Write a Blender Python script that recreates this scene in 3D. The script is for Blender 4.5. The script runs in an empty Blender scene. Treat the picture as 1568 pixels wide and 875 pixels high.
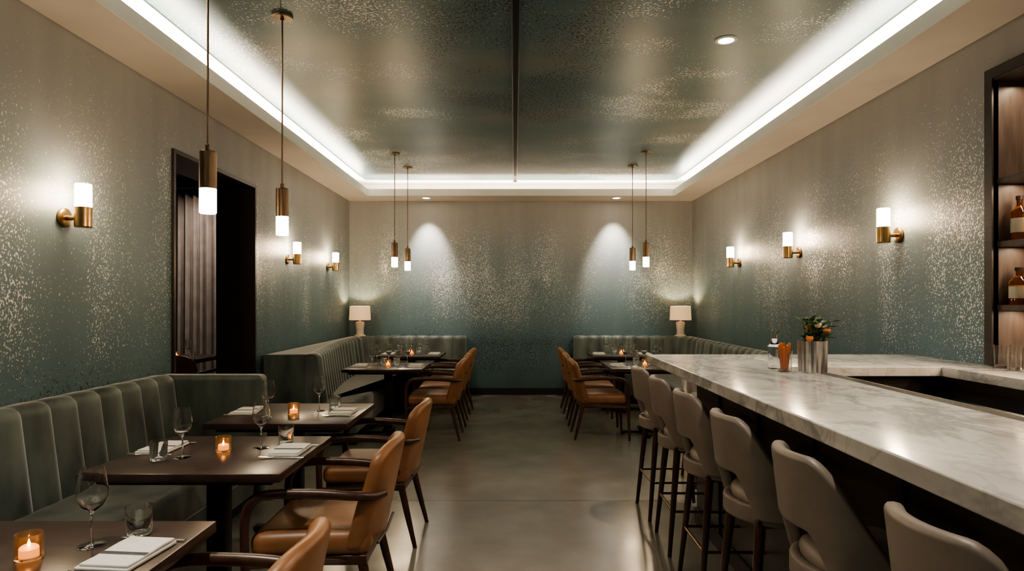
import bpy, bmesh, math, random
from mathutils import Vector, Matrix
random.seed(7)
S=bpy.context.scene
COL=S.collection
pi=math.pi
# ------------------------------------------------------------------ materials
def newmat(name):
    m=bpy.data.materials.new(name); m.use_nodes=True
    nt=m.node_tree; b=nt.nodes['Principled BSDF']
    return m,nt,b
def nd(nt,t,**kw):
    n=nt.nodes.new(t)
    for k,v in kw.items(): setattr(n,k,v)
    return n
def lk(nt,a,b): nt.links.new(a,b)
def math_(nt,op,a,b=None,c=None,clamp=False):
    n=nt.nodes.new('ShaderNodeMath'); n.operation=op; n.use_clamp=clamp
    for i,v in enumerate((a,b,c)):
        if v is None: continue
        if isinstance(v,(int,float)): n.inputs[i].default_value=v
        else: lk(nt,v,n.inputs[i])
    return n.outputs[0]
def mix_(nt,fac,a,b):
    n=nt.nodes.new('ShaderNodeMix'); n.data_type='RGBA'
    if isinstance(fac,(int,float)): n.inputs[0].default_value=fac
    else: lk(nt,fac,n.inputs[0])
    for i,v in ((6,a),(7,b)):
        if isinstance(v,tuple): n.inputs[i].default_value=(*v,1)
        else: lk(nt,v,n.inputs[i])
    return n.outputs[2]
def ramp_(nt,fac,stops):
    n=nt.nodes.new('ShaderNodeValToRGB'); e=n.color_ramp.elements
    while len(e)<len(stops): e.new(0.5)
    for i,(p,c) in enumerate(stops):
        e[i].position=p
        if isinstance(c,(int,float)): c=(c,c,c)
        e[i].color=(*c,1)
    lk(nt,fac,n.inputs[0]); return n.outputs[0]
def coords(nt,scale=(1,1,1),loc=(0,0,0)):
    tc=nd(nt,'ShaderNodeTexCoord'); mp=nd(nt,'ShaderNodeMapping')
    mp.inputs['Scale'].default_value=scale; mp.inputs['Location'].default_value=loc
    lk(nt,tc.outputs['Object'],mp.inputs[0]); return mp.outputs[0]
def noise_(nt,scale=(1,1,1),s=1.0,detail=2,rough=.5,loc=(0,0,0),dist=0):
    n=nd(nt,'ShaderNodeTexNoise'); n.inputs['Scale'].default_value=s
    n.inputs['Detail'].default_value=detail; n.inputs['Roughness'].default_value=rough
    n.inputs['Distortion'].default_value=dist
    lk(nt,coords(nt,scale,loc),n.inputs['Vector']); return n.outputs[0]
def bump_(nt,b,h,strength=.2,dist=.01):
    n=nd(nt,'ShaderNodeBump'); n.inputs['Strength'].default_value=strength
    n.inputs['Distance'].default_value=dist; lk(nt,h,n.inputs['Height'])
    lk(nt,n.outputs[0],b.inputs['Normal'])
def simple(name,col,rough=.5,metal=0,var=.12,s=12,bump=0,stretch=(1,1,1),**kw):
    m,nt,b=newmat(name)
    n=noise_(nt,stretch,s,3)
    a=tuple(max(0,c*(1-var)) for c in col); c2=tuple(min(1,c*(1+var)) for c in col)
    lk(nt,ramp_(nt,n,[(.3,a),(.7,c2)]),b.inputs['Base Color'])
    b.inputs['Roughness'].default_value=rough; b.inputs['Metallic'].default_value=metal
    if bump: bump_(nt,b,n,bump)
    for k,v in kw.items(): b.inputs[k.replace('_',' ')].default_value=v
    return m
def emis(name,col,strength,base=(.8,.8,.8)):
    m,nt,b=newmat(name)
    b.inputs['Base Color'].default_value=(*base,1)
    b.inputs['Emission Color'].default_value=(*col,1)
    b.inputs['Emission Strength'].default_value=strength
    b.inputs['Roughness'].default_value=.4
    return m
def speckle(nt,density,s,loc,stretch=(1,1,.75)):
    n=noise_(nt,stretch,s,2,.55,loc)
    v=math_(nt,'MULTIPLY_ADD',density,.24,n)
    v=math_(nt,'SUBTRACT',v,.745)
    return math_(nt,'MULTIPLY',v,28,clamp=True)
def wallmat(name,seed):
    m,nt,b=newmat(name)
    tc=nd(nt,'ShaderNodeTexCoord'); sp=nd(nt,'ShaderNodeSeparateXYZ'); lk(nt,tc.outputs['Object'],sp.inputs[0])
    z=sp.outputs[2]
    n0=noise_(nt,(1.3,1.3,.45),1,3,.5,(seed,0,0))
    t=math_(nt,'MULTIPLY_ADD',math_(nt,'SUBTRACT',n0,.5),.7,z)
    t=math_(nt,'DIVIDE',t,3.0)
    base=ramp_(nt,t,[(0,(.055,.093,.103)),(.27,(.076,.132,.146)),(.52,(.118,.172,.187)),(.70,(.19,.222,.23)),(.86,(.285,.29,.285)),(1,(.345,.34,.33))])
    st=noise_(nt,(3.5,3.5,.4),1,2,.5,(seed,3,0))
    hs=nd(nt,'ShaderNodeHueSaturation'); lk(nt,base,hs.inputs['Color'])
    lk(nt,math_(nt,'MULTIPLY_ADD',st,.4,.80),hs.inputs['Value'])
    base=hs.outputs[0]
    band=ramp_(nt,noise_(nt,(1.9,1.9,.4),1,3,.55,(seed*2,1,4)),[(.36,.3),(.62,.97)])
    env=ramp_(nt,math_(nt,'DIVIDE',z,3.0),[(.27,0),(.40,.72),(.62,.93),(.80,.72),(.95,.2)])
    dw=math_(nt,'MULTIPLY',band,env)
    w=speckle(nt,dw,98,(seed,0,0))
    band2=ramp_(nt,noise_(nt,(1.6,1.6,.5),1,2,.5,(seed*3,5,1)),[(.38,.45),(.6,1)])
    env2=ramp_(nt,math_(nt,'DIVIDE',z,3.0),[(.05,.1),(.13,.85),(.27,.97),(.35,.5),(.42,0)])
    k=speckle(nt,math_(nt,'MULTIPLY',band2,env2),72,(seed+9,2,7))
    c=mix_(nt,k,base,(.012,.018,.018))
    c=mix_(nt,w,c,(.72,.73,.71))
    lk(nt,c,b.inputs['Base Color'])
    lk(nt,math_(nt,'MULTIPLY_ADD',w,-.2,.48),b.inputs['Roughness'])
    lk(nt,math_(nt,'MULTIPLY',w,.4),b.inputs['Metallic'])
    bump_(nt,b,math_(nt,'ADD',w,k),.25,.003)
    return m
M={}
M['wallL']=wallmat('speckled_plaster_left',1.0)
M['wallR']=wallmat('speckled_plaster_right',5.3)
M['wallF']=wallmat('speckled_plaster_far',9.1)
# ceiling
def ceilmat():
    m,nt,b=newmat('speckled_teal_ceiling')
    tc=nd(nt,'ShaderNodeTexCoord'); sp=nd(nt,'ShaderNodeSeparateXYZ'); lk(nt,tc.outputs['Object'],sp.inputs[0])
    n0=noise_(nt,(.55,.9,1),1,3,.5,(2,0,0))
    base=ramp_(nt,n0,[(.33,(.066,.122,.130)),(.5,(.10,.16,.166)),(.68,(.18,.195,.19))])
    ax=math_(nt,'ABSOLUTE',sp.outputs[0])
    dens=ramp_(nt,noise_(nt,(1.0,1.35,1),1,2,.5,(4,1,0)),[(.42,.15),(.6,1)])
    side=ramp_(nt,math_(nt,'DIVIDE',ax,2.4),[(.15,.3),(.4,.9),(.75,.95),(1,.3)])
    w=speckle(nt,math_(nt,'MULTIPLY',dens,side),66,(0,0,0),(1,1,1))
    dens2=ramp_(nt,noise_(nt,(1.1,1.1,1),1,2,.5,(7,3,0)),[(.38,.1),(.56,1)])
    cen=ramp_(nt,math_(nt,'DIVIDE',ax,2.4),[(.02,1),(.25,.9),(.42,0)])
    k=speckle(nt,math_(nt,'MULTIPLY',dens2,cen),52,(3,3,0),(1,1,1))
    c=mix_(nt,k,base,(.010,.013,.013)); c=mix_(nt,w,c,(.70,.72,.70))
    lk(nt,c,b.inputs['Base Color']); b.inputs['Roughness'].default_value=.38
    b.inputs['Metallic'].default_value=.15
    bump_(nt,b,math_(nt,'ADD',w,k),.2,.003)
    return m
M['ceil']=ceilmat()
def floormat():
    m,nt,b=newmat('polished_concrete')
    n1=noise_(nt,(1,1,1),.9,3,.5); n2=noise_(nt,(1,1,1),3.2,3,.5,(3,0,0))
    v=math_(nt,'MULTIPLY_ADD',n2,.4,math_(nt,'MULTIPLY',n1,.6))
    c=ramp_(nt,v,[(.32,(.165,.152,.130)),(.5,(.205,.19,.163)),(.68,(.25,.232,.20))])
    tc=nd(nt,'ShaderNodeTexCoord'); sp=nd(nt,'ShaderNodeSeparateXYZ'); lk(nt,tc.outputs['Object'],sp.inputs[0])
    j=None
    for y in (1.6,4.75,7.9):
        d=math_(nt,'ABSOLUTE',math_(nt,'SUBTRACT',sp.outputs[1],y)); g=math_(nt,'LESS_THAN',d,.006)
        j=g if j is None else math_(nt,'MAXIMUM',j,g)
    c=mix_(nt,math_(nt,'MULTIPLY',j,.75),c,(.03,.027,.022))
    lk(nt,c,b.inputs['Base Color'])
    lk(nt,ramp_(nt,n2,[(.3,.18),(.7,.24)]),b.inputs['Roughness'])
    return m
M['floor']=floormat()
def marble():
    m,nt,b=newmat('white_marble')
    n1=noise_(nt,(1.6,.8,1),1.3,6,.62,(0,0,0),.6); n2=noise_(nt,(1.2,.8,1),4.5,6,.6,(5,0,0),.8)
    v1=math_(nt,'SUBTRACT',1,math_(nt,'MULTIPLY',math_(nt,'ABSOLUTE',math_(nt,'SUBTRACT',n1,.5)),22),clamp=True)
    v2=math_(nt,'SUBTRACT',1,math_(nt,'MULTIPLY',math_(nt,'ABSOLUTE',math_(nt,'SUBTRACT',n2,.5)),26),clamp=True)
    cl=ramp_(nt,noise_(nt,(1,1,1),2.2,4),[(.35,(.50,.485,.46)),(.65,(.68,.655,.62))])
    c=mix_(nt,math_(nt,'MULTIPLY',v1,.75),cl,(.25,.24,.235)); c=mix_(nt,math_(nt,'MULTIPLY',v2,.4),c,(.29,.28,.27))
    lk(nt,c,b.inputs['Base Color']); b.inputs['Roughness'].default_value=.16
    return m
M['marble']=marble()
M['plaster']=simple('beige_plaster',(.50,.455,.40),.8,var=.04,s=3,bump=.02)
M['white_plaster']=simple('white_plaster',(.76,.73,.68),.8,var=.03,s=4)
M['darkwood']=simple('dark_walnut',(.028,.019,.015),.38,var=.35,s=3,stretch=(4,4,40))
M['tabletop']=simple('dark_table_wood',(.045,.026,.021),.28,var=.35,s=3,stretch=(3,30,3))
M['blackwood']=simple('black_stained_wood',(.014,.011,.01),.45,var=.3,s=5,stretch=(1,1,8))
M['shelfwood']=simple('shelf_walnut',(.075,.055,.047),.45,var=.3,s=4,stretch=(9,9,1))
M['chairwood']=simple('chair_walnut',(.06,.028,.017),.32,var=.3,s=8,stretch=(4,4,1))
M['leather']=simple('cognac_leather',(.265,.12,.052),.38,var=.28,s=6,bump=.05)
M['taupe']=simple('taupe_leather',(.21,.17,.14),.46,var=.1,s=9,bump=.04)
M['velvet']=simple('sage_velvet',(.072,.090,.080),.55,var=.55,s=4,bump=.06,stretch=(1.5,1.5,.6),Sheen_Weight=1.0,Sheen_Roughness=.3)  # mottled nap; the strong tone variation also paints in its highlights
M['brass']=simple('aged_brass',(.36,.235,.11),.3,1,var=.15,s=30)
M['bronze']=simple('dark_bronze',(.17,.115,.07),.34,.9,var=.25,s=25,stretch=(1,1,.2))
M['black']=simple('black_metal',(.012,.012,.012),.4,.6)
M['steel']=simple('brushed_steel',(.55,.54,.52),.25,1,var=.1,s=40)
M['linen']=simple('white_linen',(.75,.73,.69),.85,var=.04,s=60,bump=.1)
M['stripe']=simple('napkin_stripe',(.12,.12,.13),.85)
M['curtain']=simple('grey_brown_curtain',(.32,.265,.24),.8,var=.15,s=6)
M['alcove']=simple('alcove_paint',(.16,.14,.12),.7)
M['lampglass']=emis('glowing_frosted_glass',(1,.75,.48),112)
M['shade']=emis('linen_lamp_shade',(1,.62,.30),.6,(.55,.44,.30))
M['lampbase']=simple('white_ceramic',(.6,.55,.47),.35)
M['flame']=emis('candle_flame',(1,.5,.16),60)
M['wax']=emis('candle_wax',(1,.42,.13),1.6,(.8,.6,.4))
M['led']=emis('downlight_lens',(1,.88,.7),30)
M['green']=simple('leaf_green',(.05,.10,.03),.5,var=.4,s=20)
M['petal']=simple('cream_petals',(.70,.60,.38),.6)
M['orange']=simple('orange_garnish',(.6,.17,.04),.5)
M['label']=simple('bottle_label',(.5,.46,.36),.7)
M['cork']=simple('bottle_cap',(.03,.02,.02),.4)
M['rubber']=simple('bar_grate',(.16,.155,.15),.35,.8,var=.6,s=90)
def glassm(name,col,rough=0.0,em=0):
    m,nt,b=newmat(name)
    n=noise_(nt,(1,1,1),3,1)
    lk(nt,ramp_(nt,n,[(0,col),(1,col)]),b.inputs['Base Color'])
    b.inputs['Transmission Weight'].default_value=1; b.inputs['Roughness'].default_value=rough; b.inputs['IOR'].default_value=1.45
    if em: b.inputs['Emission Color'].default_value=(1,.5,.2,1); b.inputs['Emission Strength'].default_value=em
    return m
M['glass']=glassm('clear_glass',(1,1,1)); M['amberglass']=glassm('amber_votive_glass',(.9,.65,.42),.08,.02)  # faint emission in the amber glass stands in for candle glow
M['whiskey']=glassm('whiskey_liquid',(.5,.2,.045))
# ------------------------------------------------------------------ builder
def catmull(pts,n=6):
    pts=[Vector(p) for p in pts]; out=[]
    P=[pts[0]*2-pts[1]]+pts+[pts[-1]*2-pts[-2]]
    for i in range(1,len(P)-2):
        for k in range(n):
            t=k/n; a,b,c,d=P[i-1],P[i],P[i+1],P[i+2]
            out.append(.5*((2*b)+(c-a)*t+(2*a-5*b+4*c-d)*t*t+(3*b-a-3*c+d)*t*t*t))
    out.append(pts[-1]); return out
class B:
    def __init__(s): s.v=[];s.f=[];s.m=[];s.mats=[]
    def mi(s,m):
        if m not in s.mats: s.mats.append(m)
        return s.mats.index(m)
    def add(s,vs,fs,m,T=None):
        o=len(s.v); k=s.mi(m)
        for v in vs:
            v=Vector(v)
            if T is not None: v=T@v
            s.v.append(v)
        for f in fs: s.f.append([i+o for i in f]); s.m.append(k)
        return s
    def box(s,x0,x1,y0,y1,z0,z1,m,bev=0,T=None):
        if bev:
            return s.rbox(((x0+x1)/2,(y0+y1)/2,(z0+z1)/2),((x1-x0)/2,(y1-y0)/2,(z1-z0)/2),bev,m,n=1,T=T)
        vs=[(x,y,z) for x in(x0,x1) for y in(y0,y1) for z in(z0,z1)]
        fs=[(0,1,3,2),(4,6,7,5),(0,4,5,1),(2,3,7,6),(0,2,6,4),(1,5,7,3)]
        return s.add(vs,fs,m,T)
    def rbox(s,c,h,r,m,n=6,k=3,deform=None,T=None):
        h=Vector(h); c=Vector(c); r=min(r,*[a*.999 for a in h])
        def ax(a):
            e=[-a+r*(1-math.tan(pi/4*(1-i/k))) for i in range(k)]
            inner=[-(a-r)+2*(a-r)*i/n for i in range(n+1)]
            return e+inner+[-q for q in reversed(e)]
        A=[ax(h[i]) for i in range(3)]
        vid={};vs=[];fs=[]
        def V(p):
            key=tuple(round(q,6) for q in p)
            if key in vid: return vid[key]
            inn=Vector([max(-(h[i]-r),min(h[i]-r,p[i])) for i in range(3)])
            d=Vector(p)-inn
            q=inn+d.normalized()*r if d.length>1e-9 else Vector(p)
            if deform: q=Vector(deform(q))
            vs.append(q+c); vid[key]=len(vs)-1; return vid[key]
        for a in range(3):
            b,cc=(a+1)%3,(a+2)%3
            for sg in(-1,1):
                for i in range(len(A[b])-1):
                    for j in range(len(A[cc])-1):
                        q=[]
                        for (ii,jj) in((i,j),(i+1,j),(i+1,j+1),(i,j+1)):
                            p=[0,0,0]; p[a]=sg*h[a]; p[b]=A[b][ii]; p[cc]=A[cc][jj]; q.append(V(p))
                        if sg<0: q.reverse()
                        if len(set(q))>2: fs.append(q)
        return s.add(vs,fs,m,T)
    def lathe(s,prof,m,c=(0,0,0),seg=24,T=None,flute=0,nfl=0):
        vs=[];fs=[];c=Vector(c);n=len(prof)
        for i,(r,z) in enumerate(prof):
            for k in range(seg):
                a=2*pi*k/seg; rr=r*(1+flute*math.cos(nfl*a)) if nfl else r
                vs.append(c+Vector((rr*math.cos(a),rr*math.sin(a),z)))
        for i in range(n-1):
            for k in range(seg):
                k2=(k+1)%seg
                fs.append((i*seg+k,i*seg+k2,(i+1)*seg+k2,(i+1)*seg+k))
        if prof[0][0]>1e-5: fs.append(tuple(range(seg))[::-1])
        if prof[-1][0]>1e-5: fs.append(tuple((n-1)*seg+k for k in range(seg)))
        return s.add(vs,fs,m,T)
    def tube(s,pts,r,m,seg=10,T=None,flat=1.0,smooth=0,upv=(0,0,1)):
        if smooth: 
            rr=r; n0=len(pts); pts=catmull(pts,smooth)
            if isinstance(r,(list,tuple)):
                r=[rr[min(int(i/smooth),n0-2)]*(1-(i/smooth-min(int(i/smooth),n0-2)))+rr[min(int(i/smooth),n0-2)+1]*(i/smooth-min(int(i/smooth),n0-2)) for i in range(len(pts))]
        pts=[Vector(p) for p in pts]; n=len(pts)
        if not isinstance(r,(list,tuple)): r=[r]*n
        vs=[];fs=[]; prev=None
        for i,p in enumerate(pts):
            t=(pts[min(i+1,n-1)]-pts[max(i-1,0)]).normalized()
            if prev is None:
                u=Vector(upv); 
                if abs(t.dot(u))>.95: u=Vector((0,1,0))
                a=(u-t*u.dot(t)).normalized()
            else: a=(prev-t*prev.dot(t)).normalized()
            prev=a; b=t.cross(a)
            for k in range(seg):
                q=2*pi*k/seg; vs.append(p+a*math.cos(q)*r[i]*flat+b*math.sin(q)*r[i])
        for i in range(n-1):
            for k in range(seg):
                k2=(k+1)%seg; fs.append((i*seg+k,i*seg+k2,(i+1)*seg+k2,(i+1)*seg+k))
        fs.append(tuple(range(seg))[::-1]); fs.append(tuple((n-1)*seg+k for k in range(seg)))
        return s.add(vs,fs,m,T)
    def prism(s,poly,z0,z1,m,inset=0,T=None):
        n=len(poly); A=sum(poly[i][0]*poly[(i+1)%n][1]-poly[(i+1)%n][0]*poly[i][1] for i in range(n))
        if A<0: poly=poly[::-1]
        rings=[(0,z0)]
        if inset: rings+= [(0,z1-inset)]+[(inset*(1-math.cos(a)),z1-inset+inset*math.sin(a)) for a in (pi/8,pi/4,3*pi/8,pi/2)]
        else: rings+=[(0,z1)]
        vs=[];fs=[]
        for d,z in rings:
            for i in range(n):
                p0=Vector(poly[i-1]);p=Vector(poly[i]);p1=Vector(poly[(i+1)%n])
                e0=(p-p0).normalized();e1=(p1-p).normalized()
                n0=Vector((-e0.y,e0.x));n1=Vector((-e1.y,e1.x)); nn=(n0+n1)
                nn=nn/max(.3,(1+n0.dot(n1)))
                q=p+nn*d; vs.append((q.x,q.y,z))
        for k in range(len(rings)-1):
            for i in range(n):
                j=(i+1)%n; fs.append((k*n+i,k*n+j,(k+1)*n+j,(k+1)*n+i))
        fs.append(tuple(range(n))[::-1]); fs.append(tuple((len(rings)-1)*n+i for i in range(n)))
        return s.add(vs,fs,m,T)
    def mesh(s,name,ang=38):
        me=bpy.data.meshes.new(name); me.from_pydata([tuple(v) for v in s.v],[],s.f)
        for m in s.mats: me.materials.append(m)
        me.polygons.foreach_set('material_index',s.m)
        bm=bmesh.new(); bm.from_mesh(me); bmesh.ops.recalc_face_normals(bm,faces=bm.faces); bm.to_mesh(me); bm.free()
        me.polygons.foreach_set('use_smooth',[True]*len(me.polygons))
        me.set_sharp_from_angle(angle=math.radians(ang)); me.update()
        return me
    def obj(s,name,loc=(0,0,0),rot=0):
        return place(s.mesh(name),name,loc,rot)
def place(me,name,loc=(0,0,0),rot=0,parent=None):
    o=bpy.data.objects.new(name,me); COL.objects.link(o); o.location=loc; o.rotation_euler=(0,0,rot)
    if parent: o.parent=parent
    return o
def light(name,type_,loc,power,color=(1,.8,.58),rot=(0,0,0),parent=None,**kw):
    l=bpy.data.lights.new(name,type_); l.energy=power; l.color=color
    for k,v in kw.items(): setattr(l,k,v)
    o=bpy.data.objects.new(name,l); COL.objects.link(o); o.location=loc; o.rotation_euler=rot
    if parent: o.parent=parent
    return o
# ------------------------------------------------------------------ room
XL,XR,YF,YN=-2.565,2.758,10.14,-2.2
ZS,ZC=3.01,3.27
IL,IR,IF,IN=-2.17,2.36,9.63,-1.8   # inner lip edges
B().box(-6.2,3.3,YN-.2,YF+.2,-.1,0,M['floor']).obj('floor')
b=B(); T=.355
OY0,OY1,OZ=4.88,6.44,2.595
b.box(XL-T,XL,YN,OY0,0,3.4,M['wallL']); b.box(XL-T,XL,OY1,YF,0,3.4,M['wallL']); b.box(XL-T,XL,OY0,OY1,OZ,3.4,M['wallL'])
b.obj('wall_left')
NY0,NY1,NZ0,NZ1=1.3,3.75,1.085,2.75
b=B()
b.box(XR,XR+.42,NY1,YF,0,3.4,M['wallR']); b.box(XR,XR+.42,YN,NY0,0,3.4,M['wallR'])
b.box(XR,XR+.42,NY0,NY1,NZ1,3.4,M['wallR']); b.box(XR,XR+.42,NY0,NY1,0,1.02,M['wallR'])
b.obj('wall_right')
B().box(XL-T,XR+.42,YF,YF+.2,0,3.4,M['wallF']).obj('wall_far')
B().box(XL-T,XR+.42,YN-.2,YN,0,3.4,M['wallF']).obj('wall_near')
b=B(); b.box(XL-T,XR+.42,YN,YF,ZC,ZC+.1,M['ceil']); b.obj('ceiling')
b=B()
P,W=M['plaster'],M['white_plaster']
e=.001
b.box(XL+e,IL,YN+e,YF-e,ZS,ZS+.035,P); b.box(IR,XR-e,YN+e,YF-e,ZS,ZS+.035,P)
b.box(IL,IR,IF,YF-e,ZS,ZS+.035,P); b.box(IL,IR,YN+e,IN,ZS,ZS+.035,P)
lip=.10
b.box(IL-.03,IL,IN-.03,IF+.03,ZS+.0349,ZS+lip,W); b.box(IR,IR+.03,IN-.03,IF+.03,ZS+.0349,ZS+lip,W)
b.box(IL,IR,IF,IF+.03,ZS+.0349,ZS+lip,W); b.box(IL,IR,IN-.03,IN,ZS+.0349,ZS+lip,W)
# facing strip so inner edge reads lighter
b.box(IL,IL+.004,IN,IF,ZS,ZS+lip,W); b.box(IR-.004,IR,IN,IF,ZS,ZS+lip,W); b.box(IL,IR,IF-.004,IF,ZS,ZS+lip,W)
# recess liner & border
b.box(XL+e,XL+.02,YN+e,YF-e,ZS+.036,ZC,W); b.box(XR-.02,XR-e,YN+e,YF-e,ZS+.036,ZC,W)
b.box(XL+.02,XR-.02,YF-.02,YF-e,ZS+.036,ZC,W)
b.box(XL+.02,IL-.06,YN,YF-.02,ZC-.012,ZC-e,W); b.box(IR+.06,XR-.02,YN,YF-.02,ZC-.012,ZC-e,W)
b.box(IL-.06,IR+.06,IF+.12,YF-.02,ZC-.012,ZC-e,W)
cove=b.obj('ceiling_cove_soffit')
LEDC=(1,.86,.71)
cy=(IN+IF)/2; ln=IF-IN
light('cove_led_strip','AREA',(IL-.10,cy,ZS+.06),215,LEDC,(pi,0,0),cove,shape='RECTANGLE',size=.05,size_y=ln)
light('cove_led_strip','AREA',(IR+.10,cy,ZS+.06),215,LEDC,(pi,0,0),cove,shape='RECTANGLE',size=.05,size_y=ln)
light('cove_led_strip','AREA',((IL+IR)/2,IF+.10,ZS+.06),80,LEDC,(pi,0,0),cove,shape='RECTANGLE',size=IR-IL,size_y=.05)
light('cove_led_strip','AREA',((IL+IR)/2,IN-.10,ZS+.06),95,LEDC,(pi,0,0),cove,shape='RECTANGLE',size=IR-IL,size_y=.05)
# slot
b=B(); b.box(-.012,.028,IN,9.85,ZC-.02,ZC-.0005,M['black']); b.box(-.022,-.012,IN,9.85,ZC-.024,ZC-.0005,M['steel']); b.box(.028,.038,IN,9.85,ZC-.024,ZC-.0005,M['steel'])
b.obj('linear_ceiling_slot')
# baseboards
K=M['blackwood']
B().box(XL+.02,XR-.02,YF-.02,YF-e,0,.105,K).obj('baseboard_far')
b=B(); b.box(XL+e,XL+.02,YN,OY0-.06,0,.105,K); b.box(XL+e,XL+.02,OY1+.06,YF-e,0,.105,K); b.obj('baseboard_left')
B().box(XR-.02,XR-e,4.6,YF-e,0,.105,K).obj('baseboard_right')
# door casing
b=B(); D=M['darkwood']
b.box(XL-T-.01,XL+.02,OY0-.0,OY0+.03,0,OZ,D); b.box(XL-T-.01,XL+.02,OY1-.03,OY1,0,OZ,D); b.box(XL-T-.01,XL+.02,OY0+.03,OY1-.03,OZ-.03,OZ,D)
b.obj('door_casing')
# side room
A=M['alcove']
b=B(); b.box(-6.2,XL-T,YF,YF+.2,0,3.2,A); b.box(-6.2,-6.0,3.5,YF,0,3.2,A); b.box(-6.0,XL-T,3.4,3.5,0,3.2,A)
b.obj('wall_side_room')
B().box(-6.2,XL-T,3.4,YF+.2,3.25,3.35,A).obj('ceiling_side_room')
vs=[];fs=[];N=400
for i in range(N):
    x=-5.9+2.9*i/(N-1); y=9.5+.045*math.sin((x+5.9)/.105*2*pi)+.015*math.sin(i*.31)
    for j,z in enumerate((.03,1.5,3.02)): vs.append((x,y+.01*j,z))
for i in range(N-1):
    for j in range(2): a=i*3+j; fs.append((a,a+3,a+4,a+1))
b=B(); b.add(vs,fs,M['curtain']); b.box(-5.95,-2.95,9.42,9.6,3.02,3.06,M['black']); b.obj('pleated_curtain')
# ------------------------------------------------------------------ downlights, seen ones and added fill
b=B(); b.lathe([(.075,0),(.075,-.006),(.055,-.008),(.052,-.002)],W,seg=32); b.lathe([(.05,-.004),(.05,-.0045)],M['led'],seg=24)
dl=b.mesh('recessed_downlight_and_fill')
for (x,y,z,pw,ang,tl) in ((-1.33,9.82,ZS,300,56,.32),(1.53,9.82,ZS,300,56,.32),(1.47,4.54,ZC,160,100,0),(1.3,1.9,ZC,180,105,0),(-1.4,1.4,ZC,230,105,0),(-3.7,8.9,3.25,85,130,.2),(-4.4,8.9,3.25,85,130,.2)):  # last four unseen and added: room and bar fill, then the side-room curtain
    o=place(dl,'recessed_downlight_and_fill',(x,y,z)); 
    light('downlight_and_fill_beam','SPOT',(0,0,-.02),pw,(1,.90,.76),(tl,0,0),o,spot_size=math.radians(ang),spot_blend=1,shadow_soft_size=.04)
# ------------------------------------------------------------------ pendants
H=ZC-1.87
b=B(); R=.039
b.lathe([(.0,0.002),(R-.004,.002),(R-.001,.006),(R-.001,.12),(.0,.12)],M['lampglass'],seg=28)
b.lathe([(R-.012,.12),(R,.12),(R,.295),(R-.004,.3),(.012,.3),(.012,.33),(.005,.335),(.005,H-.03),(.012,H-.03),(.012,H-.018),(.062,H-.018),(.065,H-.012),(.065,H)],M['bronze'],seg=28)
pm=b.mesh('pendant_lamp')
for x,y in((-1.47,3.13),(-1.48,4.16),(-1.47,8.0),(-1.45,8.85),(1.6,7.95),(1.58,8.75)): place(pm,'pendant_lamp',(x,y,1.87))
# ------------------------------------------------------------------ sconces (mounted facing +X)
b=B(); R=.045; off=.115
RX=Matrix.Rotation(pi/2,4,'Y')
b.lathe([(.0,0),(.052,0),(.055,.004),(.055,.016),(.045,.02),(.0,.02)],M['brass'],T=Matrix.Translation((0,0,-.06))@RX,seg=28)
b.tube([(.015,0,-.06),(.08,0,-.06)],.014,M['brass'])
b.lathe([(.0,-.115),(R-.004,-.115),(R,-.11),(R,.0),(R-.01,.0)],M['brass'],c=(off,0,0),seg=28)
b.lathe([(.0,.0),(R-.002,.0),(R-.002,.128),(R-.006,.132),(.0,.132)],M['lampglass'],c=(off,0,0),seg=28)
sc=b.mesh('wall_sconce')
for y in(3.71,7.36,8.94): place(sc,'wall_sconce',(XL,y,1.985))
for y in(4.68,6.32,8.0): place(sc,'wall_sconce',(XR,y,1.985),pi)
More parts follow.
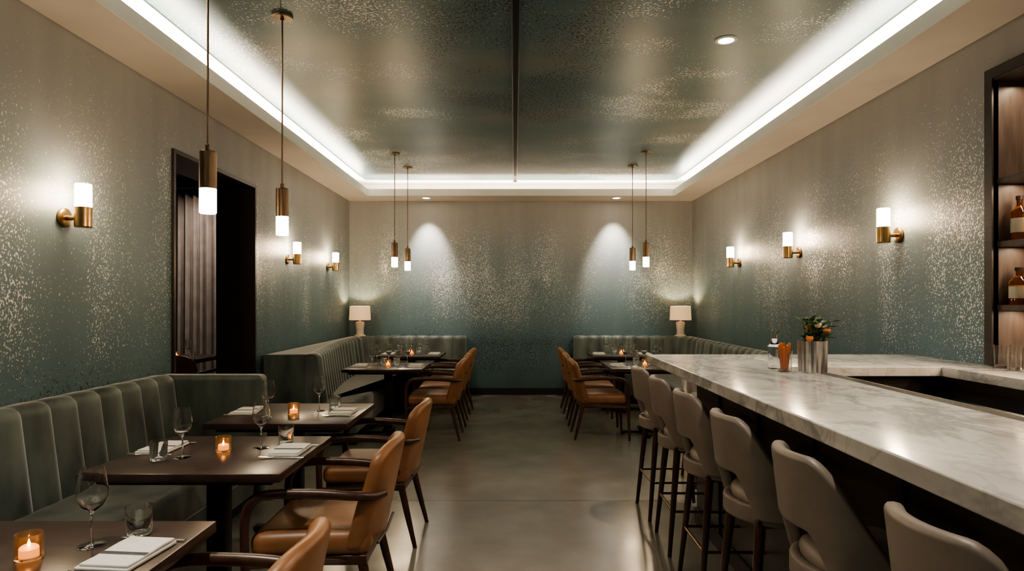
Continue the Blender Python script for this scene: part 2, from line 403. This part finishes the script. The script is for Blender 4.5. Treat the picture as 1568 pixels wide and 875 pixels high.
# ------------------------------------------------------------------ banquettes
def chaikin(p,n=3):
    for _ in range(n):
        q=[p[0]]
        for a,c in zip(p,p[1:]): q+=[tuple(a[i]*.75+c[i]*.25 for i in(0,1)),tuple(a[i]*.25+c[i]*.75 for i in(0,1))]
        q.append(p[-1]); p=q
    return p
def resample(p,step):
    d=[0]
    for a,c in zip(p,p[1:]): d.append(d[-1]+math.dist(a,c))
    L=d[-1]; n=max(2,int(round(L/step))); out=[];j=0
    for i in range(n+1):
        s=L*i/n
        while j<len(p)-2 and d[j+1]<s: j+=1
        t=(s-d[j])/max(1e-9,d[j+1]-d[j]); out.append((p[j][0]+(p[j+1][0]-p[j][0])*t,p[j][1]+(p[j+1][1]-p[j][1])*t))
    return out,L
def tufted(b,path,z0,z1,thick,m,w=.19,bulge=.036,lean=.07):
    nch=None
    pts,L=resample(path,.2); nch=max(1,round(L/w)); sub=12
    pts,L=resample(path,L/(nch*sub)); n=len(pts)
    prof=[]
    for k in range(9):
        z=z0+(z1-.05-z0)*k/8; prof.append((-lean*(z-z0)/(z1-z0),z,1,0,1 if k else .6))
    dt=prof[-1][0]; r=.05
    for a in (pi/8,pi/4,3*pi/8,pi/2): prof.append((dt-r+r*math.cos(a),z1-r+r*math.sin(a),math.cos(a),math.sin(a),1 if a<1.5 else .8))
    prof.append((dt-r-(thick-r)*.5,z1,0,1,.5)); prof.append((dt-thick,z1-.005,0,1,0)); prof.append((dt-thick,z0,-1,0,0))
    vs=[];fs=[];q=len(prof)
    for i,(x,y) in enumerate(pts):
        a=pts[max(0,i-1)];c=pts[min(n-1,i+1)]; t=Vector((c[0]-a[0],c[1]-a[1])).normalized(); nx,ny=t.y,-t.x
        u=(i%sub)/sub; bu=bulge*(1-abs(2*u-1)**2.6)
        if i==n-1: bu=0
        for (d,z,ndx,nz,wt) in prof:
            dd=d+ndx*bu*wt; vs.append((x+nx*dd,y+ny*dd,z+nz*bu*wt*.45))
    for i in range(n-1):
        for k in range(q-1): fs.append((i*q+k,(i+1)*q+k,(i+1)*q+k+1,i*q+k+1))
        fs.append((i*q+q-1,(i+1)*q+q-1,(i+1)*q,i*q))
    fs.append(tuple(range(q))); fs.append(tuple((n-1)*q+k for k in range(q))[::-1])
    b.add(vs,fs,m)
V=M['velvet']
b=B(); ys=.75
tufted(b,[(-2.33,ys),(-2.33,4.58)],.38,.93,.155,V,w=.2)
b.rbox((-2.07,(ys+4.58)/2,.335),(.27,(4.58-ys)/2,.105),.045,V,n=8)
b.rbox((-2.10,(ys+4.58)/2,.17),(.275,(4.58-ys)/2,.07),.01,V,n=2)
b.box(-2.5,-1.88,ys+.03,4.6,0,.1,M['black'])
b.rbox((-2.155,4.66,.485),(.37,.075,.445),.04,V,n=6)
b.obj('channel_tufted_banquette')
def booth(fr,seat,wall,name):
    b=B(); p=chaikin(fr,3); tufted(b,p,.38,.92,.12,V,w=.19)
    back=[]
    for i,(x,y) in enumerate(p):
        a=p[max(0,i-1)];c=p[min(len(p)-1,i+1)]; t=Vector((c[0]-a[0],c[1]-a[1])).normalized(); back.append((x-t.y*.13,y+t.x*.13))
    b.prism(back+wall,.1,.915,V,.02)
    ps=chaikin(seat,3); b.prism(ps+[(x,y) for x,y in reversed([(q[0],q[1]) for q in back])],.12,.43,V,.04)
    b.prism([(x,y) for x,y in ps[::4]+wall],0,.12,M['black'])
    b.obj(name); return b
booth([(-1.92,6.58),(-2.06,7.4),(-2.2,8.4),(-2.24,9.3),(-2.2,9.78),(-1.75,9.86),(-.74,9.87)],
      [(-1.6,6.58),(-1.62,9.1),(-1.55,9.28),(-.74,9.3)],[(-.74,10.11),(-2.53,10.11),(-2.53,6.58)],'corner_booth')
booth([(.91,9.87),(1.9,9.86),(2.4,9.78),(2.5,9.3),(2.5,8.5),(2.5,6.3)],
      [(.91,9.3),(1.75,9.28),(1.9,9.1),(1.92,6.3)],[(2.73,6.3),(2.73,10.11),(.91,10.11)],'corner_booth')
# table lamps
b=B()
b.lathe([(.0,0),(.085,0),(.085,.02),(.06,.03),(.055,.10),(.068,.2),(.06,.22),(.015,.23),(.012,.30),(.0,.3)],M['lampbase'],seg=28)
b.lathe([(.16,.25),(.15,.46),(.147,.46),(.157,.25),(.16,.25)],M['shade'],seg=36)
tl=b.mesh('table_lamp')
for x in(-2.33,2.5):
    o=place(tl,'table_lamp',(x,9.84,.921)); light('lamp_bulb','POINT',(0,0,.36),28,(1,.74,.45),parent=o,shadow_soft_size=.03)
# ------------------------------------------------------------------ dining tables
b=B(); TT=M['tabletop']
b.rbox((0,0,.732),(.415,.375,.018),.005,TT,n=1,k=1)
b.box(-.36,.36,-.32,.32,.69,.7145,M['blackwood'])
b.rbox((0,0,.37),(.042,.042,.32),.005,M['black'],n=1,k=1)
b.rbox((0,0,.03),(.26,.035,.015),.01,M['black'],n=1,k=2); b.rbox((0,0,.03),(.035,.25,.0149),.01,M['black'],n=1,k=2)
for x,y in((.24,0),(-.24,0),(0,.23),(0,-.23)): b.lathe([(.02,0),(.02,.016)],M['black'],c=(x,y,0),seg=12)
b.rbox((0,0,.055),(.06,.06,.02),.01,M['black'],n=1)
tm=b.mesh('dining_table')
LT=[(-1.365,1.71),(-1.365,3.02),(-1.375,4.11),(-1.37,7.1),(-1.37,8.72)]
RT=[(1.42,7.15),(1.42,8.72)]
for p in LT+RT: place(tm,'dining_table',(*p,0))
# ------------------------------------------------------------------ dining chair (faces -X)
def chair_mesh():
    b=B(); L=M['leather']; C=M['chairwood']
    b.rbox((-.005,0,.425),(.25,.245,.055),.045,L,n=6,deform=lambda q:(q.x,q.y*(1-.06*(q.x/.25)),q.z+.018*(1-(q.x/.25)**2)*(1-(q.y/.245)**2)))
    b.rbox((-.005,0,.355),(.235,.225,.022),.008,C,n=1)
    def bk(q):
        t=(q.z+.22)/.44; x=q.x*(1.15-.3*t); y=q.y*(1.0-.10*t*t)
        z=q.z-.05*abs(q.y/.235)**4*(t if q.z>0 else 0)
        return (x+.105*t-.055*(q.y/.235)**2,y,z)
    b.rbox((.225,0,.615),(.036,.245,.225),.034,L,n=8,deform=bk)
    b.tube([(.262+.01,-.2,.42),(.262+.012,0,.405),(.262+.01,.2,.42)],.006,C,seg=6)
    for s in(-1,1):
        b.tube([(-.275,s*.262,0),(-.262,s*.27,.3),(-.262,s*.275,.53),(-.235,s*.277,.615),(-.16,s*.278,.65),(.02,s*.276,.652),(.18,s*.268,.64),(.262,s*.235,.628),(.30,s*.17,.622)],
               [.013,.018,.019,.02,.021,.021,.02,.018,.014],C,seg=12,smooth=6,flat=.85)
        b.tube([(.19,s*.20,.42),(.235,s*.21,.22),(.29,s*.225,0)],[.022,.019,.012],C,seg=10,smooth=4)
        b.tube([(-.262,s*.268,.35),(.20,s*.205,.35)],.014,C,seg=8)
    return b.mesh('dining_armchair')
cm=chair_mesh()
for i,(x,y,r) in enumerate(((-.86,1.74,0),(-.86,2.98,.02),(-.87,4.07,-.02),(-.86,7.0,0),(-.86,7.75,.03),(-.86,8.6,-.02))): place(cm,'dining_armchair',(x,y,0),r)
for (x,y,r) in ((.92,7.05,pi),(.92,7.8,pi-.03),(.92,8.65,pi)): place(cm,'dining_armchair',(x,y,0),r)
# ------------------------------------------------------------------ bar
b=B(); MB=M['marble']; ZB=1.08; zt=1.025
BX0,BX1,BY=.92,1.57,4.57; RY=3.7
b.rbox(((BX0+BX1)/2,(BY-1.2)/2,(ZB+zt)/2),((BX1-BX0)/2,(BY+1.2)/2,(ZB-zt)/2),.006,MB,n=1)
b.rbox(((BX1+XR)/2-.001,(BY+RY)/2,(ZB+zt)/2),((XR-BX1)/2,(BY-RY)/2,(ZB-zt)/2),.005,MB,n=1)
b.rbox(((2.42+XR)/2-.001,(RY-1.2)/2,(ZB+zt)/2),((XR-2.42)/2,(RY+1.2)/2,(ZB-zt)/2),.005,MB,n=1)
b.box(XR-.001,XR+.38,NY0+.03,NY1-.03,zt,ZB,MB)
BW=M['darkwood']
b.box(1.2,1.56,-1.15,4.3,0,zt,BW); b.box(1.56,XR-.002,3.78,4.3,0,zt,BW); b.box(2.47,XR-.002,-1.15,3.78,.0,zt,BW)
for k in range(9): b.box(1.188,1.2,-1.0+.6*k,-.99+.6*k+.02,.1,zt-.02,M['blackwood'])
b.box(1.185,1.2,-1.15,4.3,0,.1,M['blackwood'])
b.box(1.575,1.72,-1.15,3.66,1.0,1.045,M['rubber'])
b.box(1.715,1.725,-1.15,3.66,.99,1.06,M['steel'])
b.box(1.575,1.9,-1.15,3.66,.72,.74,M['steel'])
for k in range(5): 
    y=-.8+k*.92; b.box(2.455,2.47,y,y+.86,.12,.97,M['blackwood']); b.tube([(2.44,y+.1,.9),(2.44,y+.76,.9)],.007,M['steel'],seg=8)
for k in range(2):
    x=1.8+k*.32; b.box(x,x+.3,3.765,3.78,.12,.97,M['blackwood'])
b.obj('marble_bar_counter')
# back bar shelving
b=B(); SW=M['shelfwood']
b.box(XR+.38,XR+.40,NY0,NY1,NZ0,NZ1,SW); b.box(XR-.03,XR+.38,NY1-.03,NY1-e,NZ0,NZ1-e,SW); b.box(XR-.03,XR+.38,NY0+e,NY0+.03,NZ0,NZ1-e,SW)
b.box(XR-.03,XR+.38,NY0+.03,NY1-.03,NZ1-.04,NZ1-e,SW)
b.box(XR-.04,XR-.002,NY1-.03,NY1+.03,NZ0,NZ1+.03,D); b.box(XR-.04,XR-.002,NY0-.03,NY1-.03,NZ1-.03,NZ1+.03,D); b.box(XR-.04,XR-.002,NY0-.03,NY0+.03,NZ0,NZ1,D)
for z in(1.43,1.79,2.15): b.box(XR-.01,XR+.38,NY0+.03,NY1-.03,z-.03,z,SW)
sh=b.obj('back_bar_shelving')
for z in(1.43,1.79,2.15,2.71): light('shelf_light','AREA',(XR+.10,2.5,z-.035),18,(1,.75,.5),(0,0,0),sh,shape='RECTANGLE',size=.03,size_y=2.36)
# bottles
def bottle(h,r,neck,liq,sq=False):
    b=B(); b.lathe([(0,0),(r,0),(r,.62*h),(r*.85,.68*h),(neck,.78*h),(neck,.93*h),(0,.93*h)],M[liq],seg=24 if not sq else 4,T=Matrix.Rotation(pi/4,4,'Z'))
    b.lathe([(neck*1.25,.91*h),(neck*1.3,h),(0,h)],M['cork'],seg=16)
    k=1.01 if not sq else 1.02
    b.lathe([(r*k,.18*h),(r*k,.5*h)],M['label'],seg=24 if not sq else 4,T=Matrix.Rotation(pi/4,4,'Z'))
    return b.mesh('liquor_bottle')
bt=[bottle(.25,.042,.014,'whiskey'),bottle(.22,.055,.016,'whiskey',True),bottle(.28,.036,.013,'glass'),bottle(.21,.05,.018,'whiskey')]
k=0
for z,ys_ in((1.79,(3.65,3.5,3.3,2.95,2.7,2.4,2.1)),(1.43,(3.65,3.52,3.3,3.0,2.75,2.45,2.1)),(2.15,(3.1,2.8,2.4,2.0))):
    for y in ys_: place(bt[k%4],'liquor_bottle',(XR+.065+.05*((k*7)%3 if y<3.4 else 0),y,z),.1*k); k+=1
# ------------------------------------------------------------------ tableware
b=B()
b.lathe([(0,0),(.036,0),(.036,.002),(.006,.006),(.0038,.012),(.0035,.09),(.008,.098),(.028,.115),(.039,.14),(.041,.16),(.036,.195),(.031,.222),(.0302,.222),(.035,.195),(.0398,.16),(.0378,.14),(.027,.117),(.006,.102),(0,.101)],M['glass'],seg=28)
wine=b.mesh('wine_glass')
b=B(); b.lathe([(0,0),(.031,0),(.034,.004),(.038,.085),(.0365,.085),(.0325,.012),(0,.010)],M['glass'],seg=28); tumb=b.mesh('water_tumbler')
b=B(); b.lathe([(0,0),(.03,0),(.034,.004),(.034,.068),(.0325,.07),(.0305,.068),(.030,.008),(0,.007)],M['amberglass'],seg=24)
b.lathe([(0,.0075),(.024,.0075),(.024,.028),(0,.028)],M['wax'],seg=20); b.lathe([(0,.028),(.0035,.032),(.0045,.037),(.002,.045),(0,.05)],M['flame'],seg=10)
vot=b.mesh('votive_candle')
b=B(); Ln=M['linen']
b.rbox((0,0,.005),(.075,.105,.005),.004,Ln,n=4,k=2); b.rbox((.004,0,.014),(.068,.1,.0045),.004,Ln,n=4,k=2,deform=lambda q:(q.x,q.y,q.z+.002*math.sin(q.y*30)))
for y in(-.03,-.018,-.024): b.box(-.064+.004,.072,y,y+.003,.0186,.0196,M['stripe'])
nap=b.mesh('folded_napkin')
b=B(); St=M['steel']
b.tube([(0,-.1,.004),(0,-.02,.004),(0,0,.004),(0,.01,.004),(0,.07,.004),(0,.1,.004)],[.006,.0045,.004,.008,.009,.003],St,seg=8,flat=.3); kn=b.mesh('table_knife')
b=B(); b.tube([(0,-.1,.004),(0,-.03,.005),(0,.03,.006),(0,.045,.005),(0,.06,.005)],[.007,.004,.003,.010,.012],St,seg=8,flat=.25)
for i in range(4): b.tube([(-.009+.006*i,.058,.005),(-.009+.006*i,.1,.007)],.0016,St,seg=5)
fk=b.mesh('dinner_fork')
ZT=.7505
def setl(x,y,r=0): # napkin + cutlery, lengthwise along Y
    place(nap,'folded_napkin',(x,y,ZT),r)
    place(kn,'table_knife',(x+.0,y+.125,ZT),r+pi/2); place(fk,'dinner_fork',(x+.01,y-.13,ZT),r+pi/2)
setl(-1.06,1.79,-.1); place(wine,'wine_glass',(-1.21,1.87,ZT)); place(tumb,'water_tumbler',(-1.13,1.965,ZT)); place(vot,'votive_candle',(-1.32,1.775,ZT))
setl(-1.67,3.1); place(wine,'wine_glass',(-1.49,2.93,ZT)); place(tumb,'water_tumbler',(-1.57,2.88,ZT)); place(vot,'votive_candle',(-1.36,3.05,ZT))
place(wine,'wine_glass',(-1.21,3.12,ZT)); place(tumb,'water_tumbler',(-1.13,3.23,ZT)); setl(-1.05,3.04)
setl(-1.69,4.12); place(wine,'wine_glass',(-1.49,3.95,ZT)); place(vot,'votive_candle',(-1.37,4.05,ZT)); place(wine,'wine_glass',(-1.25,4.18,ZT)); place(tumb,'water_tumbler',(-1.18,4.29,ZT)); setl(-1.08,4.10)
for (tx,ty) in ((-1.37,7.1),(-1.37,8.72),(1.42,7.15),(1.42,8.72)):
    for sx in(-1,1):
        setl(tx+sx*.30,ty-.05); place(wine,'wine_glass',(tx+sx*.14,ty-.18,ZT)); place(wine,'wine_glass',(tx+sx*.17,ty+.2,ZT)); place(wine,'wine_glass',(tx+sx*.05,ty+.27,ZT)); place(tumb,'water_tumbler',(tx+sx*.07,ty+.1,ZT))
    place(vot,'votive_candle',(tx,ty-.03,ZT))
# side room table
place(tm,'dining_table',(-4.25,8.3,0)); place(vot,'votive_candle',(-4.25,8.2,ZT)); place(wine,'wine_glass',(-4.1,8.2,ZT)); place(wine,'wine_glass',(-4.4,8.25,ZT)); place(tumb,'water_tumbler',(-4.0,8.1,ZT))
place(cm,'dining_armchair',(-3.75,7.7,0),-pi/2-.3)
# bar accessories
b=B(); b.lathe([(0,0),(.068,0),(.072,.165),(.069,.165),(.065,.006),(0,.006)],M['steel'],seg=72,flute=.035,nfl=18)
for i in range(40):
    a=random.uniform(0,2*pi); r=random.uniform(.01,.085); h=random.uniform(.17,.27)
    b.tube([(r*.3*math.cos(a),r*.3*math.sin(a),.02),(r*.8*math.cos(a),r*.8*math.sin(a),h*.8),(r*math.cos(a),r*math.sin(a),h)],.002,M['green'],seg=5)
    c=Vector((r*math.cos(a),r*math.sin(a),h)); 
    if i%6==0: b.lathe([(0,-.014),(.011,-.012),(.018,.0),(.015,.012),(.008,.008),(.004,.012),(0,.01)],M['petal'] if i%12 else M['orange'],c=c,seg=12,flute=.12,nfl=5)
    else:
        for s in range(3):
            d=Vector((math.cos(a+s*2),math.sin(a+s*2),random.uniform(-.3,.9))).normalized(); u=d.cross(Vector((0,0,1))).normalized()
            l=.055; b.add([c,c+d*l*.5+u*.016+Vector((0,0,.006)),c+d*l,c+d*l*.5-u*.016+Vector((0,0,.006)),c+d*l*.5-Vector((0,0,.003))],[(0,1,4),(1,2,4),(2,3,4),(3,0,4)],M['green'])
b.obj('flower_arrangement',(1.56,3.42,ZB))
b=B(); b.lathe([(0,0),(.035,0),(.04,.11),(.037,.11),(.033,.005),(0,.005)],M['glass'],seg=24)
for i in range(9):
    a=i*.7; b.tube([(.012*math.cos(a),.012*math.sin(a),.008),(.026*math.cos(a),.026*math.sin(a),.13+.01*(i%3))],.007,M['orange'],seg=7)
b.obj('garnish_jar',(1.43,3.46,ZB))
b=B(); b.lathe([(0,0),(.034,0),(.036,.12),(.02,.14),(.014,.17),(0,.17)],M['glass'],seg=20); b.lathe([(.016,.165),(.016,.19),(0,.19)],M['steel'],seg=16)
for i in range(6):
    a=i; b.tube([(0,0,.17),(.03*math.cos(a),.03*math.sin(a),.21)],.003,M['green'],seg=5)
b.obj('garnish_bottle',(1.44,3.62,ZB))
for (x,y) in((2.70,3.62),(2.78,3.60),(2.86,3.58),(2.68,3.5),(2.77,3.49),(2.70,3.38)):
    o=place(tumb,'water_tumbler',(x,y,ZB+.001)); o.scale=(1,1,1.5)
# ------------------------------------------------------------------ bar stools (face +X)
def sm(a,b_,t):
    t=max(0,min(1,(t-a)/(b_-a))); return t*t*(3-2*t)
def ribbon(b,top,bot,R,th,m,amax,lean=0.0,n=48,close=False):
    vs=[];fs=[];q=14
    for i in range(n+1):
        th_=-amax+2*amax*i/n; t=top(abs(th_)); o=bot(abs(th_)); cz=(t+o)/2; hh=(t-o)/2; r=min(th/2,hh)
        for k in range(q):
            a=2*pi*(k+.5)/q; dx=math.copysign(abs(math.cos(a))**.7,math.cos(a))*th/2; 
            dz=math.sin(a); zz=cz+math.copysign(max(0,(hh-r))+r*abs(dz),dz)
            rad=R+dx+lean*max(0,(zz-.68))/.3*max(0,math.cos(th_*.75))
            vs.append((-rad*math.cos(th_),rad*math.sin(th_)*.97,zz))
    for i in range(n):
        for k in range(q): fs.append((i*q+k,i*q+(k+1)%q,(i+1)*q+(k+1)%q,(i+1)*q+k))
    fs.append(tuple(range(q))[::-1]); fs.append(tuple(n*q+k for k in range(q)))
    b.add(vs,fs,m)
def stool():
    b=B(); Tn=M['taupe']
    def rnd(q):
        x,y=q.x/.21,q.y/.21; 
        m=max(abs(x),abs(y)); l=math.hypot(x,y); f=(m/l if l>1e-6 else 1); f=1-(1-f)*.75
        return (q.x*f,q.y*f,q.z+.012*(1-min(1,l*l)))
    b.rbox((.02,0,.655),(.215,.205,.05),.045,Tn,n=6,deform=rnd)
    ribbon(b,lambda a:.70+.30*(1-sm(.45,1.6,a)),lambda a:.61+.165*(1-sm(.40,.85,a)),.228,.045,Tn,1.75,lean=.035)
    ribbon(b,lambda a:.665,lambda a:.59,.214,.034,Tn,1.75)
    b.rbox((.0,0,.598),(.17,.17,.018),.01,M['chairwood'],n=1)
    for sx in(-1,1):
        for sy in(-1,1):
            b.tube([(sx*.15,sy*.15,.60),(sx*.205,sy*.2,0)],[.021,.012],M['chairwood'],seg=12)
    z=.25;f=1-z/.60;a=.15+.055*f+.002; c=.15+.05*f+.002
    b.tube([(-a,-c,z),(a,-c,z)],.008,M['brass']);b.tube([(-a,c,z),(a,c,z)],.008,M['brass']);b.tube([(a,-c,z),(a,c,z)],.008,M['brass']);b.tube([(-a,-c,z),(-a,c,z)],.008,M['brass'])
    return b.mesh('bar_stool')
sm_=stool()
for i,y in enumerate((1.36,2.0,2.66,3.3,3.9,4.5)): place(sm_,'bar_stool',(1.09-(.0),y,0),(.03,-.04,.02,.0,-.03,.02)[i])
for x,y in((1.6,5.25),(2.1,5.25),(2.48,5.3)): place(sm_,'bar_stool',(x,y,0),-pi/2)
# ------------------------------------------------------------------ world, camera
w=bpy.data.worlds.new('night'); S.world=w; w.use_nodes=True
w.node_tree.nodes['Background'].inputs[0].default_value=(.5,.45,.4,1); w.node_tree.nodes['Background'].inputs[1].default_value=.02
cam=bpy.data.cameras.new('camera'); co=bpy.data.objects.new('camera',cam); COL.objects.link(co)
co.location=(0,0,1.45); co.rotation_euler=(pi/2,0,0)
cam.sensor_width=36; cam.lens=1000/1568*36; cam.shift_x=-.00255; cam.shift_y=.0156; cam.clip_start=.05
S.camera=co
S.view_settings.look='AgX - Medium High Contrast'
